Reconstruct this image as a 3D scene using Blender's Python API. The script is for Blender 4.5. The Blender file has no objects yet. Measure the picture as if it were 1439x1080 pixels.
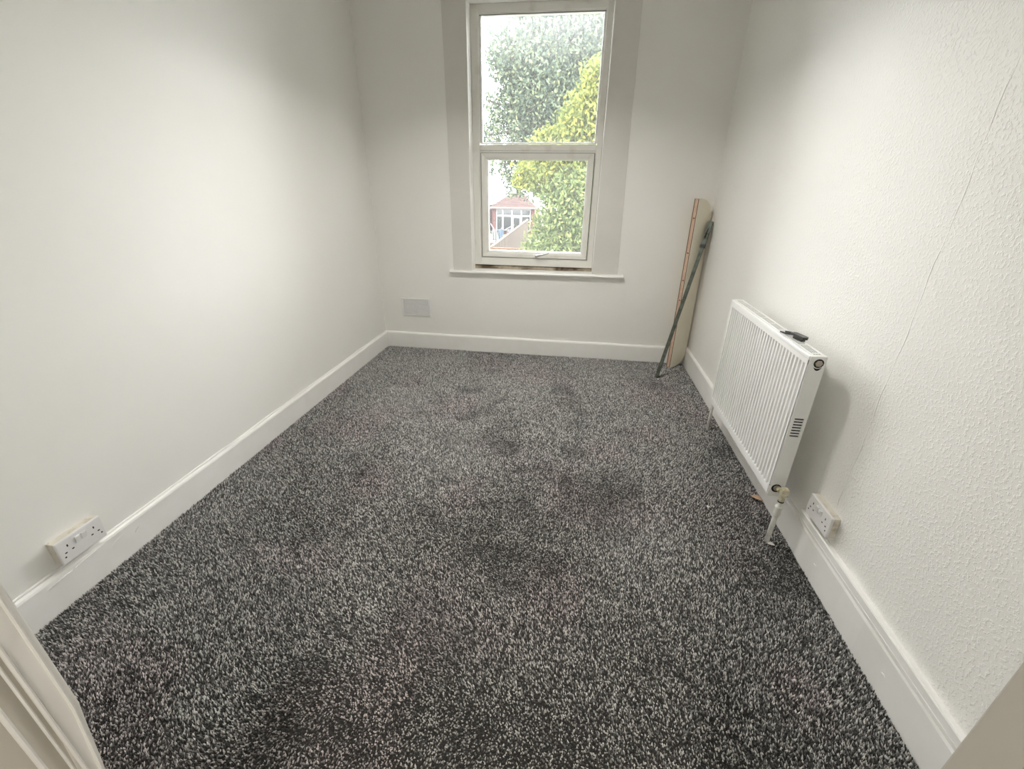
import bpy, bmesh, math, random
import numpy as np
from mathutils import Vector, Matrix

random.seed(7)
rng = np.random.default_rng(7)
SC = bpy.context.scene
COL = SC.collection

# ------------------------------------------------------------------ camera
YAW, PITCH, ROLL, CAM_H = -0.1370, 0.4253, -0.0135, 1.3284
cy_, sy_ = math.cos(YAW), math.sin(YAW)
fw = Vector((sy_ * math.cos(PITCH), cy_ * math.cos(PITCH), -math.sin(PITCH)))
rt = Vector((cy_, -sy_, 0))
dn = fw.cross(rt)
c_, s_ = math.cos(ROLL), math.sin(ROLL)
rt2 = c_ * rt + s_ * dn
dn2 = -s_ * rt + c_ * dn
cam_data = bpy.data.cameras.new('camera')
cam_data.sensor_width = 36
cam_data.lens = 608.36 / 1439 * 36
cam_data.clip_start = 0.02
cam_data.clip_end = 400
cam = bpy.data.objects.new('camera', cam_data)
COL.objects.link(cam)
m3 = Matrix((rt2, -dn2, -fw)).transposed()
cam.matrix_world = Matrix.Translation((0, 0, CAM_H)) @ m3.to_4x4()
SC.camera = cam

# ------------------------------------------------------------------ world, light, exposure
SKY = 9.8
HALL_W = 13.0
ROOM_W = 9.2
world = bpy.data.worlds.new('overcast_sky')
SC.world = world
world.use_nodes = True
nt = world.node_tree
bg = nt.nodes['Background']
tc = nt.nodes.new('ShaderNodeTexCoord')
nz = nt.nodes.new('ShaderNodeTexNoise'); nz.inputs['Scale'].default_value = 3.0; nz.inputs['Detail'].default_value = 5
rp = nt.nodes.new('ShaderNodeValToRGB')
rp.color_ramp.elements[0].position = 0.35; rp.color_ramp.elements[0].color = (0.94, 0.965, 1.0, 1)
rp.color_ramp.elements[1].position = 0.65; rp.color_ramp.elements[1].color = (1.0, 0.995, 0.98, 1)
nt.links.new(tc.outputs['Generated'], nz.inputs['Vector'])
nt.links.new(nz.outputs['Fac'], rp.inputs['Fac'])
nt.links.new(rp.outputs['Color'], bg.inputs['Color'])
bg.inputs['Strength'].default_value = SKY

def area_light(name, loc, size, watts, color, rot=(0, 0, 0), spread=180):
    l = bpy.data.lights.new(name, 'AREA')
    l.shape = 'DISK'; l.size = size; l.energy = watts; l.color = color; l.spread = math.radians(spread)
    o = bpy.data.objects.new(name, l); COL.objects.link(o)
    o.location = loc; o.rotation_euler = rot
    return o
area_light('room_fill_light', (-0.34, 2.30, 2.30), 0.38, ROOM_W, (1.0, 0.975, 0.925), spread=147)  # added fill light that brightens the room from above the view
area_light('hall_fill_light', (0.0, -0.9, 2.58), 0.30, HALL_W, (1.0, 0.93, 0.84))  # added fill light behind the camera, shining in through the doorway

vs = SC.view_settings
vs.view_transform = 'Standard'; vs.look = 'None'; vs.gamma = 1; vs.use_curve_mapping = False
vs.exposure = 1.13
SC.cycles.max_bounces = 14
SC.cycles.diffuse_bounces = 9
SC.cycles.transparent_max_bounces = 16
SC.cycles.sample_clamp_indirect = 12
SC.cycles.use_denoising = True

# ------------------------------------------------------------------ helpers
def mat(name, col, rough=0.6, metal=0.0, noise=None, bump=None, spec=0.5):
    """noise=(scale, colour2, lo, hi); bump=(scale, strength, distance[, detail])"""
    m = bpy.data.materials.new(name); m.use_nodes = True
    t = m.node_tree; b = t.nodes['Principled BSDF']
    b.inputs['Base Color'].default_value = (*col, 1)
    b.inputs['Roughness'].default_value = rough
    b.inputs['Metallic'].default_value = metal
    b.inputs['Specular IOR Level'].default_value = spec
    co = t.nodes.new('ShaderNodeTexCoord')
    if noise:
        n = t.nodes.new('ShaderNodeTexNoise'); n.inputs['Scale'].default_value = noise[0]
        n.inputs['Detail'].default_value = 6
        r = t.nodes.new('ShaderNodeValToRGB')
        r.color_ramp.elements[0].position = noise[2]; r.color_ramp.elements[0].color = (*noise[1], 1)
        r.color_ramp.elements[1].position = noise[3]; r.color_ramp.elements[1].color = (*col, 1)
        t.links.new(co.outputs['Object'], n.inputs['Vector'])
        t.links.new(n.outputs['Fac'], r.inputs['Fac']); t.links.new(r.outputs['Color'], b.inputs['Base Color'])
    if bump:
        n = t.nodes.new('ShaderNodeTexNoise'); n.inputs['Scale'].default_value = bump[0]
        n.inputs['Detail'].default_value = bump[3] if len(bump) > 3 else 4
        bp = t.nodes.new('ShaderNodeBump'); bp.inputs['Strength'].default_value = bump[1]
        bp.inputs['Distance'].default_value = bump[2]
        t.links.new(co.outputs['Object'], n.inputs['Vector'])
        t.links.new(n.outputs['Fac'], bp.inputs['Height']); t.links.new(bp.outputs['Normal'], b.inputs['Normal'])
    return m

class MB:
    def __init__(s): s.v = []; s.f = []
    def add(s, vs_, fs):
        k = len(s.v); s.v += [tuple(v) for v in vs_]; s.f += [tuple(i + k for i in f) for f in fs]
        return s
    def box(s, a, b):
        (x0, y0, z0), (x1, y1, z1) = a, b
        x0, x1 = min(x0, x1), max(x0, x1); y0, y1 = min(y0, y1), max(y0, y1); z0, z1 = min(z0, z1), max(z0, z1)
        return s.add([(x0,y0,z0),(x1,y0,z0),(x1,y1,z0),(x0,y1,z0),(x0,y0,z1),(x1,y0,z1),(x1,y1,z1),(x0,y1,z1)],
                     [(0,3,2,1),(4,5,6,7),(0,1,5,4),(1,2,6,5),(2,3,7,6),(3,0,4,7)])
    def prism(s, poly, fn, t0, t1):
        """poly: 2D loop; fn(u,v,t)->xyz"""
        n = len(poly)
        vs_ = [fn(u, v, t0) for u, v in poly] + [fn(u, v, t1) for u, v in poly]
        fs = [tuple(range(n - 1, -1, -1)), tuple(range(n, 2 * n))]
        fs += [(i, (i + 1) % n, n + (i + 1) % n, n + i) for i in range(n)]
        return s.add(vs_, fs)
    def tube(s, pts, r, n=12, cap=True):
        pts = [Vector(p) for p in pts]; rings = []
        rs = r if isinstance(r, (list, tuple)) else [r] * len(pts)
        d0 = (pts[1] - pts[0]).normalized()
        up = Vector((0, 0, 1)) if abs(d0.z) < 0.9 else Vector((0, 1, 0))
        a = d0.cross(up).normalized()
        for i, p in enumerate(pts):
            d = (pts[min(i + 1, len(pts) - 1)] - pts[max(i - 1, 0)]).normalized()
            a = (a - d * a.dot(d)).normalized(); b = d.cross(a)
            rings.append([p + rs[i] * (math.cos(2*math.pi*k/n) * a + math.sin(2*math.pi*k/n) * b) for k in range(n)])
        vs_ = [v for ring in rings for v in ring]
        fs = [(i*n+k, i*n+(k+1)%n, (i+1)*n+(k+1)%n, (i+1)*n+k) for i in range(len(pts)-1) for k in range(n)]
        if cap: fs += [tuple(range(n-1, -1, -1)), tuple(range((len(pts)-1)*n, len(pts)*n))]
        return s.add(vs_, fs)
    def build(s, name, m, parent=None, bevel=0, seg=2, smooth=False):
        me = bpy.data.meshes.new(name); me.from_pydata(s.v, [], s.f)
        bm = bmesh.new(); bm.from_mesh(me)
        bmesh.ops.recalc_face_normals(bm, faces=bm.faces)
        bm.to_mesh(me); bm.free()
        if smooth:
            for p in me.polygons: p.use_smooth = True
        me.materials.append(m)
        o = bpy.data.objects.new(name, me); COL.objects.link(o)
        if parent: o.parent = parent
        if bevel:
            md = o.modifiers.new('bevel', 'BEVEL'); md.width = bevel; md.segments = seg; md.limit_method = 'ANGLE'
            md.angle_limit = 0.6
        return o

def recentre(o, origin):
    """move a top-level mesh's origin to the point it stands at"""
    v = Vector(origin); o.data.transform(Matrix.Translation(-v)); o.location = v
    return o
def tag(o, label=None, cat=None, group=None, kind=None):
    if label: o['label'] = label
    if cat: o['category'] = cat
    if group: o['group'] = group
    if kind: o['kind'] = kind
    return o
def thing(name, loc, label, cat, group=None, rz=0.0, kind=None):
    o = bpy.data.objects.new(name, None); COL.objects.link(o)
    o.empty_display_size = 0.1; o.location = loc; o.rotation_euler = (0, 0, rz)
    return tag(o, label, cat, group, kind)
def copy_tree(o, parent=None):
    c = o.copy(); COL.objects.link(c); c.parent = parent
    for ch in list(o.children): copy_tree(ch, c)
    return c

# ------------------------------------------------------------------ dimensions
XL, XR, YB = -1.656, 0.972, 3.583        # wall faces
YN, YH = 0.209, 0.02                      # room face and hall face of the doorway wall
JL, JR = -0.48, 0.28                      # door opening
CZ = 2.72
WX0, WX1, WZ0, WZ1 = -0.84, 0.142, 0.70, 2.476   # window opening
FY = YB + 0.108                           # room face of the window frame
WALL_T = 0.24

# ------------------------------------------------------------------ materials
M_wall = mat('white_wall_paint', (0.86, 0.85, 0.82), 0.62, noise=(2.2, (0.845, 0.835, 0.80), .35, .65), bump=(90, .10, .002))
M_rough = mat('textured_white_wall_paint', (0.87, 0.86, 0.83), 0.55)
t = M_rough.node_tree; b = t.nodes['Principled BSDF']
co = t.nodes.new('ShaderNodeTexCoord')
n1 = t.nodes.new('ShaderNodeTexNoise'); n1.inputs['Scale'].default_value = 105; n1.inputs['Detail'].default_value = 3
n1.inputs['Distortion'].default_value = 0.25
n2 = t.nodes.new('ShaderNodeTexNoise'); n2.inputs['Scale'].default_value = 2.3; n2.inputs['Detail'].default_value = 3
r1 = t.nodes.new('ShaderNodeValToRGB'); r1.color_ramp.elements[0].position = .50; r1.color_ramp.elements[1].position = .66
r2 = t.nodes.new('ShaderNodeMapRange'); r2.inputs['From Min'].default_value = .35; r2.inputs['From Max'].default_value = .62
r2.inputs['To Min'].default_value = .35; r2.inputs['To Max'].default_value = 1
mu = t.nodes.new('ShaderNodeMath'); mu.operation = 'MULTIPLY'
bp = t.nodes.new('ShaderNodeBump'); bp.inputs['Strength'].default_value = .45; bp.inputs['Distance'].default_value = .003
for a_, b_ in ((co.outputs['Object'], n1.inputs['Vector']), (co.outputs['Object'], n2.inputs['Vector']),
               (n1.outputs['Fac'], r1.inputs['Fac']), (n2.outputs['Fac'], r2.inputs['Value']),
               (r1.outputs['Color'], mu.inputs[0]), (r2.outputs['Result'], mu.inputs[1]),
               (mu.outputs[0], bp.inputs['Height']), (bp.outputs['Normal'], b.inputs['Normal'])):
    t.links.new(a_, b_)
M_gloss = mat('white_gloss_woodwork', (0.88, 0.872, 0.85), 0.34, noise=(9, (0.85, 0.84, 0.81), .3, .6), bump=(14, .25, .003, 3))
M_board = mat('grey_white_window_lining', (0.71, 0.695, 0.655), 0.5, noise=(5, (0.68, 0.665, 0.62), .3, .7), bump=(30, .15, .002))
M_upvc = mat('off_white_upvc', (0.76, 0.75, 0.70), 0.32, noise=(7, (0.62, 0.59, 0.51), .22, .42))
M_bead = mat('clean_white_upvc', (0.86, 0.86, 0.85), 0.3)
M_grime = mat('brown_mould_grime', (0.50, 0.43, 0.33), 0.85, noise=(7, (0.10, 0.065, 0.035), .40, .62), bump=(80, .6, .004))
M_rad = mat('white_radiator_enamel', (0.86, 0.86, 0.845), 0.28)
M_dark = mat('dark_cavity', (0.015, 0.014, 0.012), 0.8)
M_cavity = mat('grey_convector_steel', (0.16, 0.155, 0.145), 0.5, noise=(60, (0.08, 0.075, 0.07), .4, .6))
M_plug = mat('dull_brass_plug', (0.42, 0.36, 0.30), 0.4, 0.6)
M_valve = mat('cream_painted_valve', (0.70, 0.67, 0.52), 0.35, noise=(60, (0.50, 0.45, 0.30), .35, .6))
M_pipe = mat('white_painted_pipe', (0.80, 0.79, 0.75), 0.35, noise=(40, (0.62, 0.6, 0.55), .3, .5))
M_sock = mat('white_socket_plastic', (0.78, 0.77, 0.765), 0.3)
M_pat = mat('cream_pattress_plastic', (0.72, 0.68, 0.60), 0.45, noise=(35, (0.5, 0.44, 0.35), .3, .5))
M_black = mat('black_plastic', (0.014, 0.014, 0.013), 0.35)
M_vent = mat('vent_plastic', (0.78, 0.78, 0.78), 0.4)
M_cream = mat('cream_board_face', (0.80, 0.76, 0.64), 0.5, noise=(4, (0.73, 0.68, 0.53), .25, .6))
M_ply = mat('pale_wood_edge', (0.68, 0.50, 0.38), 0.6, noise=(25, (0.60, 0.42, 0.31), .35, .6))
M_brown = mat('brown_edge_line', (0.13, 0.045, 0.03), 0.6)
M_pole = mat('grey_green_metal', (0.125, 0.14, 0.115), 0.42, 0.55, noise=(30, (0.07, 0.08, 0.065), .35, .6))
M_lin = mat('door_lining_paint', (0.66, 0.63, 0.575), 0.5, noise=(8, (0.63, 0.60, 0.54), .3, .7))
M_hall = mat('hall_wall_paint', (0.60, 0.57, 0.51), 0.7)
M_chrome = mat('brushed_chrome', (0.55, 0.54, 0.52), 0.25, 1.0)

# ------------------------------------------------------------------ floor and carpet
floor = MB().box((XL - .1, -2.0, -.06), (XR + .1, YB + .0, -.004)).build('floor', mat('carpet_backing', (0.035, 0.033, 0.031), 0.95))
tag(floor, kind='structure')
def vnoise(x, y, scale, seed):
    r = np.random.default_rng(seed); g = r.random((96, 96))
    u = (x - x.min()) * scale; v = (y - y.min()) * scale
    i = u.astype(int) % 95; j = v.astype(int) % 95; fu = u - np.floor(u); fv = v - np.floor(v)
    fu = fu*fu*(3-2*fu); fv = fv*fv*(3-2*fv)
    return g[i, j]*(1-fu)*(1-fv) + g[i+1, j]*fu*(1-fv) + g[i, j+1]*(1-fu)*fv + g[i+1, j+1]*fu*fv
def carpet():
    sp = 0.0050
    x, y = np.meshgrid(np.arange(XL + .018, XR - .016, sp), np.arange(-.05, YB - .018, sp))
    x = x.ravel(); y = y.ravel(); n = len(x)
    x = x + rng.uniform(-.5, .5, n) * sp; y = y + rng.uniform(-.5, .5, n) * sp
    # brushed pile: low frequency lean field, plus scuffed patches where feet and furniture pressed it
    a = vnoise(x, y, 3.1, 3); b2 = vnoise(x, y, 7.5, 5); c2 = vnoise(x, y, 15, 9)
    scuff = np.clip((.5*a + .3*b2 + .2*c2 - .57) * 6.0, 0, 1)
    for px, py, rx, ry, an in ((-.50,1.36,.085,.035,.7), (-.30,1.57,.06,.035,.4), (-.42,1.95,.10,.02,.5), (-.17,1.86,.12,.02,.3),
                               (-.56,1.45,.12,.025,-.6), (-1.0,1.72,.05,.10,.2), (-.10,1.42,.08,.04,.9), (-.62,2.1,.06,.03,0),
                               (-.35,2.35,.10,.03,.3), (-.55,1.7,.08,.02,.2)):
        dx = (x-px)*math.cos(an) + (y-py)*math.sin(an); dy = -(x-px)*math.sin(an) + (y-py)*math.cos(an)
        w = np.exp(-((dx/rx)**2 + (dy/ry)**2) + .9*(c2-.5)); scuff = np.maximum(scuff, np.clip(w, 0, 1))
    h = rng.uniform(.006, .0100, n) * (1 - .35*scuff)
    ang = 2*math.pi*vnoise(x, y, 2.0, 21) + rng.normal(0, .9, n)
    ln = rng.uniform(.001, .0045, n) * (1 + .6*scuff)
    r = rng.uniform(.0026, .0038, n); th = rng.uniform(0, 6.28, n)
    V = np.zeros((n, 4, 3))
    for k in range(3):
        V[:, k, 0] = x + r*np.cos(th + k*2.0944); V[:, k, 1] = y + r*np.sin(th + k*2.0944); V[:, k, 2] = -.004
    V[:, 3, 0] = x + ln*np.cos(ang); V[:, 3, 1] = y + ln*np.sin(ang); V[:, 3, 2] = h - .002
    base = np.arange(n)*4
    F = np.stack([np.stack([base, base+1, base+3], 1), np.stack([base+1, base+2, base+3], 1), np.stack([base+2, base, base+3], 1)], 1).reshape(-1, 3)
    me = bpy.data.meshes.new('carpet_pile')
    me.vertices.add(n*4); me.vertices.foreach_set('co', V.reshape(-1).astype(np.float32))
    me.loops.add(len(F)*3); me.loops.foreach_set('vertex_index', F.reshape(-1).astype(np.int32))
    me.polygons.add(len(F)); me.polygons.foreach_set('loop_start', (np.arange(len(F))*3).astype(np.int32))
    me.update(calc_edges=True)
    # yarn colours: near-black, grey, pale fleck; a faint plum or olive cast in places
    u = rng.random(n) 
    lum = np.where(u < .46, rng.uniform(.025, .08, n), np.where(u < .74, rng.uniform(.16, .36, n), rng.uniform(.48, .82, n)))
    lum *= 1.12*(1 - .34*scuff)
    tint = vnoise(x, y, 4.2, 31)
    colr = np.ones((n, 4)); w = np.clip((tint-.55)*4, 0, 1)[:, None]
    colr[:, :3] = lum[:, None] * (np.array([1.0, .985, .945])*(1-w) + np.array([1.04, .955, .935])*w)
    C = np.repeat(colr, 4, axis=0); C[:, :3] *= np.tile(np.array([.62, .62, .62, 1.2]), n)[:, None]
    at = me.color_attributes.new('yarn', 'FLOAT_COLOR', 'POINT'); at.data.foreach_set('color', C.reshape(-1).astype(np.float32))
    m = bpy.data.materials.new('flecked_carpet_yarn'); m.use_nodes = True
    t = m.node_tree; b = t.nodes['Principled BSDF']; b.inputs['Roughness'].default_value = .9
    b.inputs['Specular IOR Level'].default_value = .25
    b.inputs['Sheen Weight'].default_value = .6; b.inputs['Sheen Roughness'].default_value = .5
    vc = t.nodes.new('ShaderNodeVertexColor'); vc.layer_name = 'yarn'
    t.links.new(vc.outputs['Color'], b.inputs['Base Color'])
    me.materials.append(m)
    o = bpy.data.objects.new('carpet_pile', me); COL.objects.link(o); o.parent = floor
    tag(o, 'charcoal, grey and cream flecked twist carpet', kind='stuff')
carpet()

# ------------------------------------------------------------------ walls and ceiling
tag(MB().box((XL - .12, -2.0, -.06), (XL, YB + WALL_T, CZ)).build('wall_left', M_wall), kind='structure')
wr = MB().box((XR, -2.0, -.06), (XR + .12, YB + WALL_T, CZ)).build('wall_right', M_rough); tag(wr, kind='structure')
wb = MB()
wb.box((XL, YB, -.06), (WX0, YB + WALL_T, CZ)).box((WX1, YB, -.06), (XR, YB + WALL_T, CZ))
wb.box((WX0, YB, -.06), (WX1, YB + WALL_T, WZ0 - .012)).box((WX0, YB, WZ1), (WX1, YB + WALL_T, CZ))
tag(wb.build('wall_back', M_wall), kind='structure')
wn = MB()
wn.box((XL, YH, 0), (JL - .03, YN - .004, CZ)).box((JR + .03, YH, 0), (XR, YN - .004, CZ)).box((JL - .03, YH, 2.05), (JR + .03, YN - .004, CZ))
tag(wn.build('wall_front', M_wall), kind='structure')
tag(MB().box((XL - .12, -2.12, -.06), (XR + .12, -2.0, CZ)).build('wall_hall', M_hall), kind='structure')
tag(MB().box((XL - .12, -2.12, CZ), (XR + .12, YB + WALL_T, CZ + .1)).build('ceiling', mat('white_ceiling_paint', (.82, .82, .80), .8)), kind='structure')

# lining-paper seam: a thin, slightly wandering vertical ridge on the right wall
sm = MB(); N = 60; vs_, fs = [], []
for i in range(N + 1):
    z = .315 + (CZ - .315) * i / N; yc = 1.362 + .003*math.sin(i*.7) + .002*math.sin(i*1.9)
    hh = .0008 + .0004*math.sin(i*1.3)
    vs_ += [(XR + .0005, yc + .007, z), (XR - hh, yc + .000, z), (XR + .0005, yc - .0025, z)]
for i in range(N):
    k = i*3; fs += [(k, k+1, k+4, k+3), (k+1, k+2, k+5, k+4)]
sm.add(vs_, fs).build('wall_seam', M_rough, wr)

# ------------------------------------------------------------------ skirting
def skirting(name, axis, wallpos, sgn, a, b_, h, th):
    """profile (depth from wall, height); wobbly run so that old paint does not look extruded"""
    prof = [(0, -.004), (th, -.004), (th, h - .012), (th - .003, h - .005), (th - .009, h), (0, h + .002)]
    n = max(2, int(abs(b_ - a) / .12)); mb = MB(); vs_ = []; fs = []; k = len(prof)
    for i in range(n + 1):
        s = a + (b_ - a)*i/n; w = .0012*math.sin(i*2.1) + .0008*math.sin(i*.9 + 1)
        for d, z in prof:
            dd = wallpos + sgn*(d + (w if d > 0 else 0)); zz = z + (w if z > .05 else 0)
            vs_.append((dd, s, zz) if axis == 'y' else (s, dd, zz))
    for i in range(n):
        for j in range(k):
            fs.append((i*k+j, i*k+(j+1) % k, (i+1)*k+(j+1) % k, (i+1)*k+j))
    fs += [tuple(range(k)), tuple(range(n*k, n*k+k))]
    return tag(mb.add(vs_, fs).build(name, M_gloss), kind='structure')
bl = skirting('baseboard_left', 'y', XL, 1, YN, YB, .136, .0170)
br = skirting('baseboard_right', 'y', XR, -1, YN, YB, .146, .0170)
bb = skirting('baseboard_back', 'x', YB, -1, XL, XR, .138, .0170)
# plaster/caulk bead where wall meets skirting on the left
cb = MB(); cb.tube([(XL + .001, YN + .05 + i*.14, .139 + .0015*math.sin(i*1.7)) for i in range(24)], [.005 + .0015*math.sin(i*2.3) for i in range(24)], 6)
cb.build('caulk_bead', M_gloss, bl, smooth=True)
# scuffs and chips in the gloss paint (raised flakes) 
for i, (y, z, l, an) in enumerate(((.93, .118, .10, .1), (1.02, .10, .06, .25), (1.10, .085, .025, .5), (.83, .11, .08, .05))):
    f = MB(); c1, s1 = math.cos(an), math.sin(an)
    f.prism([(-l/2, 0), (-l*.2, .003), (l*.3, .0025), (l/2, 0), (l*.1, -.0025)], lambda u, v, w_: (XL + .0165 + w_, y + u*c1 - v*s1, z + u*s1 + v*c1), 0, .0032)
    f.build('paint_run', M_gloss, bl, bevel=.0006)
f = MB(); f.prism([(-.008, 0), (0, .004), (.008, .001), (.002, -.005)], lambda u, v, w_: (XR - .0165 - w_, .93 + u, .075 + v), 0, .003)
f.build('paint_chip', M_gloss, br, bevel=.0008)
f = MB(); f.prism([(-.007, 0), (0, .004), (.009, .001), (.002, -.004)], lambda u, v, w_: (XR - .0165 - w_, 1.33 + u, .075 + v), 0, .003)
f.build('paint_chip', M_gloss, br, bevel=.0008)

# cable trunking along the skirting on the right, from the socket towards the door
tr = MB(); tr.prism([(0, .150), (.020, .150), (.020, .186), (.017, .190), (.003, .190), (0, .189)], lambda u, v, w_: (XR - u, w_, v), YN, 1.505)
tr.box((XR - .0215, YN, .160), (XR - .019, 1.500, .163))
tag(tr.build('trim_1', M_gloss), kind='structure')

# ------------------------------------------------------------------ door lining
door = thing('door_1', (0, YN, 0), None, None, kind='structure')
def dpart(mb, name, m=M_lin, bevel=0):
    o = mb.build(name, m, door, bevel=bevel); o.data.transform(Matrix.Translation((0, -YN, 0))); return o
L = MB(); L.box((JL - .03, YH - .02, 0), (JL - .006, YN - .02, 2.05))
dpart(L, 'door_lining')
# the room-side moulding, cut back in a curve near its foot
zs = [0, .35, .55, .66, .72, .76, .80, .835, 1.2, 2.05]
cut = [.034, .032, .026, .018, .0125, .008, .004, 0, 0, 0]
A = MB(); vs_ = []
for z, c in zip(zs, cut):
    yo = YN - c
    vs_ += [(JL - .03, YN - c*.9, z), (JL, yo, z), (JL, YN - .021 - c*.6, z), (JL - .03, YN - .021 - c*.6, z)]
fs = []
for i in range(len(zs) - 1):
    for j in range(4): fs.append((i*4+j, i*4+(j+1) % 4, i*4+4+(j+1) % 4, i*4+4+j))
fs += [(0, 1, 2, 3), tuple(range(len(zs)*4-4, len(zs)*4))]
A.add(vs_, fs); dpart(A, 'architrave', M_gloss, .0012)
for yy, rr in ((YN - .0065, .0016), (YN - .0235, .0020), (YN - .0300, .0014), (YN - .0450, .0024)):
    pts = [(JL + .0004, yy - .75*np.interp(z, zs, cut) * (1 if yy > YN - .02 else 0), z) for z in (0.0, .55, .66, .72, .76, .80, .835, 1.2, 2.05)]
    o = dpart(MB().tube(pts, rr, 6), 'bead', M_gloss)
Rr = MB(); Rr.box((JR + .003, YH - .02, 0), (JR + .03, YN - .002, 2.05)).box((JR, YH - .02, 0), (JR + .004, YN, 2.05)); dpart(Rr, 'door_lining', M_lin, .004)
H = MB(); H.box((JL - .03, YH - .02, 2.02), (JR + .03, YN, 2.05)); dpart(H, 'door_lining', M_lin)
dpart(MB().prism([(YN - .0225, .944), (YN - .0095, .955), (YN - .0095, 1.7), (YN - .0225, 1.7)], lambda u, w_, q: (q, u, w_), JL - .002, JL + .0006), 'pale_plate', M_gloss)  # thin paler plate on the upper part of the left lining
cp = MB(); cp.tube([(JL + .001, YN - .0445, .775), (JL + .004, YN - .0445, .775)], .003, 8); dpart(cp, 'screw_head', M_gloss)

# ------------------------------------------------------------------ window
win = thing('window_1', ((WX0 + WX1)/2, YB, WZ0), None, None, kind='structure')
def wpart(mb, name, m, bevel=0, parent=None, smooth=False):
    o = mb.build(name, m, parent or win, bevel=bevel, smooth=smooth)
    o.data.transform(Matrix.Translation((-(WX0 + WX1)/2, -YB, -WZ0))); return o
def ring(mb, x0, x1, z0, z1, wl, wr_, wt, wbm, ya, yb_):
    mb.box((x0, ya, z0), (x0 + wl, yb_, z1)); mb.box((x1 - wr_, ya, z0), (x1, yb_, z1))
    mb.box((x0 + wl, ya, z1 - wt), (x1 - wr_, yb_, z1)); mb.box((x0 + wl, ya, z0), (x1 - wr_, yb_, z0 + wbm)); return mb
def mitre(mb, x0, x1, z0, z1, w, ya, yi, yb_):
    """bevelled picture-frame ring: outer edge at depth ya, inner edge at depth yi (further back)"""
    o_ = [(x0, z0), (x1, z0), (x1, z1), (x0, z1)]; i_ = [(x0+w[0], z0+w[3]), (x1-w[1], z0+w[3]), (x1-w[1], z1-w[2]), (x0+w[0], z1-w[2])]
    vs_ = [(x, ya, z) for x, z in o_] + [(x, yi, z) for x, z in i_] + [(x, yb_, z) for x, z in i_] + [(x, yb_, z) for x, z in o_]
    fs = []
    for k in range(4):
        l = (k+1) % 4
        fs += [(k, l, 4+l, 4+k), (4+k, 4+l, 8+l, 8+k), (8+k, 8+l, 12+l, 12+k), (12+k, 12+l, l, k)]
    return mb.add(vs_, fs)
FX0, FX1, FZ0, FZ1 = WX0 + .001, WX1 - .002, .737, WZ1 - .001
TZ0, TZ1 = 1.572, 1.640
f1 = MB()
ring(f1, FX0, FX1, FZ0, FZ1, .055, .042, .050, .060, FY, FY + .065)
mitre(f1, FX0 + .055, FX1 - .042, TZ1 + .0, FZ1 - .050, (.012, .010, .012, .002), FY + .001, FY + .012, FY + .06)
mitre(f1, FX0 + .055, FX1 - .042, FZ0 + .060, TZ0 + .004, (.010, .008, .004, .008), FY + .001, FY + .008, FY + .06)
wpart(f1, 'window_frame', M_upvc, .002)
f2 = MB(); f2.box((FX0 + .055, FY + .004, TZ0), (FX1 - .042, FY + .062, TZ1 - .012)); f2.box((FX0 + .055, FY - .002, TZ0 + .016), (FX1 - .042, FY + .01, TZ1 - .02))
wpart(f2, 'transom', M_upvc, .004)
gb = MB(); mitre(gb, FX0 + .066, FX1 - .051, TZ1 - .004, FZ1 - .061, (.010, .008, .003, .010), FY + .013, FY + .020, FY + .05)
wpart(gb, 'glazing_bead', M_bead, .001)
M_gask = mat('grey_gasket', (.16, .155, .14), .7)
wpart(ring(MB(), FX0 + .0635, FX1 - .0485, FZ0 + .0665, TZ0 + .0025, .0028, .0028, .0028, .0028, FY - .0035, FY + .02), 'gasket', M_gask)
wpart(ring(MB(), FX0 + .0650, FX1 - .0500, TZ1 - .001, FZ1 - .0600, .0016, .0016, .0030, .0014, FY + .009, FY + .03), 'gasket', M_gask)
wpart(ring(MB(), FX0 + .0, FX1 - .0, FZ0 + .0, FZ1 - .0, .0022, .0022, .0025, .002, FY - .0006, FY + .03), 'gasket', M_gask)
# lower opening sash
sash = MB(); mitre(sash, -.772, .087, .805, 1.572, (.030, .028, .030, .026), FY - .004, FY + .002, FY + .055)
mitre(sash, -.7425, .0595, .8305, 1.5425, (.016, .016, .014, .014), FY + .002, FY + .016, FY + .054)
sash_o = wpart(sash, 'sash', M_upvc, .0015)
sb = MB(); mitre(sb, -.727, .044, .844, 1.529, (.006, .006, .004, .010), FY + .017, FY + .022, FY + .05)
wpart(sb, 'glazing_bead', M_bead, .0008, sash_o)
hx, hz = -.322, .822
hd = MB(); hd.box((hx - .026, FY - .016, hz - .012), (hx + .022, FY - .003, hz + .013))
wpart(hd, 'handle_rose', M_bead, .003, sash_o)
hd = MB(); hd.tube([(hx + .0, FY - .012, hz), (hx, FY - .034, hz), (hx + .03, FY - .040, hz + .008), (hx + .105, FY - .042, hz + .028)], [.009, .0095, .008, .006], 10)
wpart(hd, 'handle', M_chrome, 0, sash_o, True)

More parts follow.
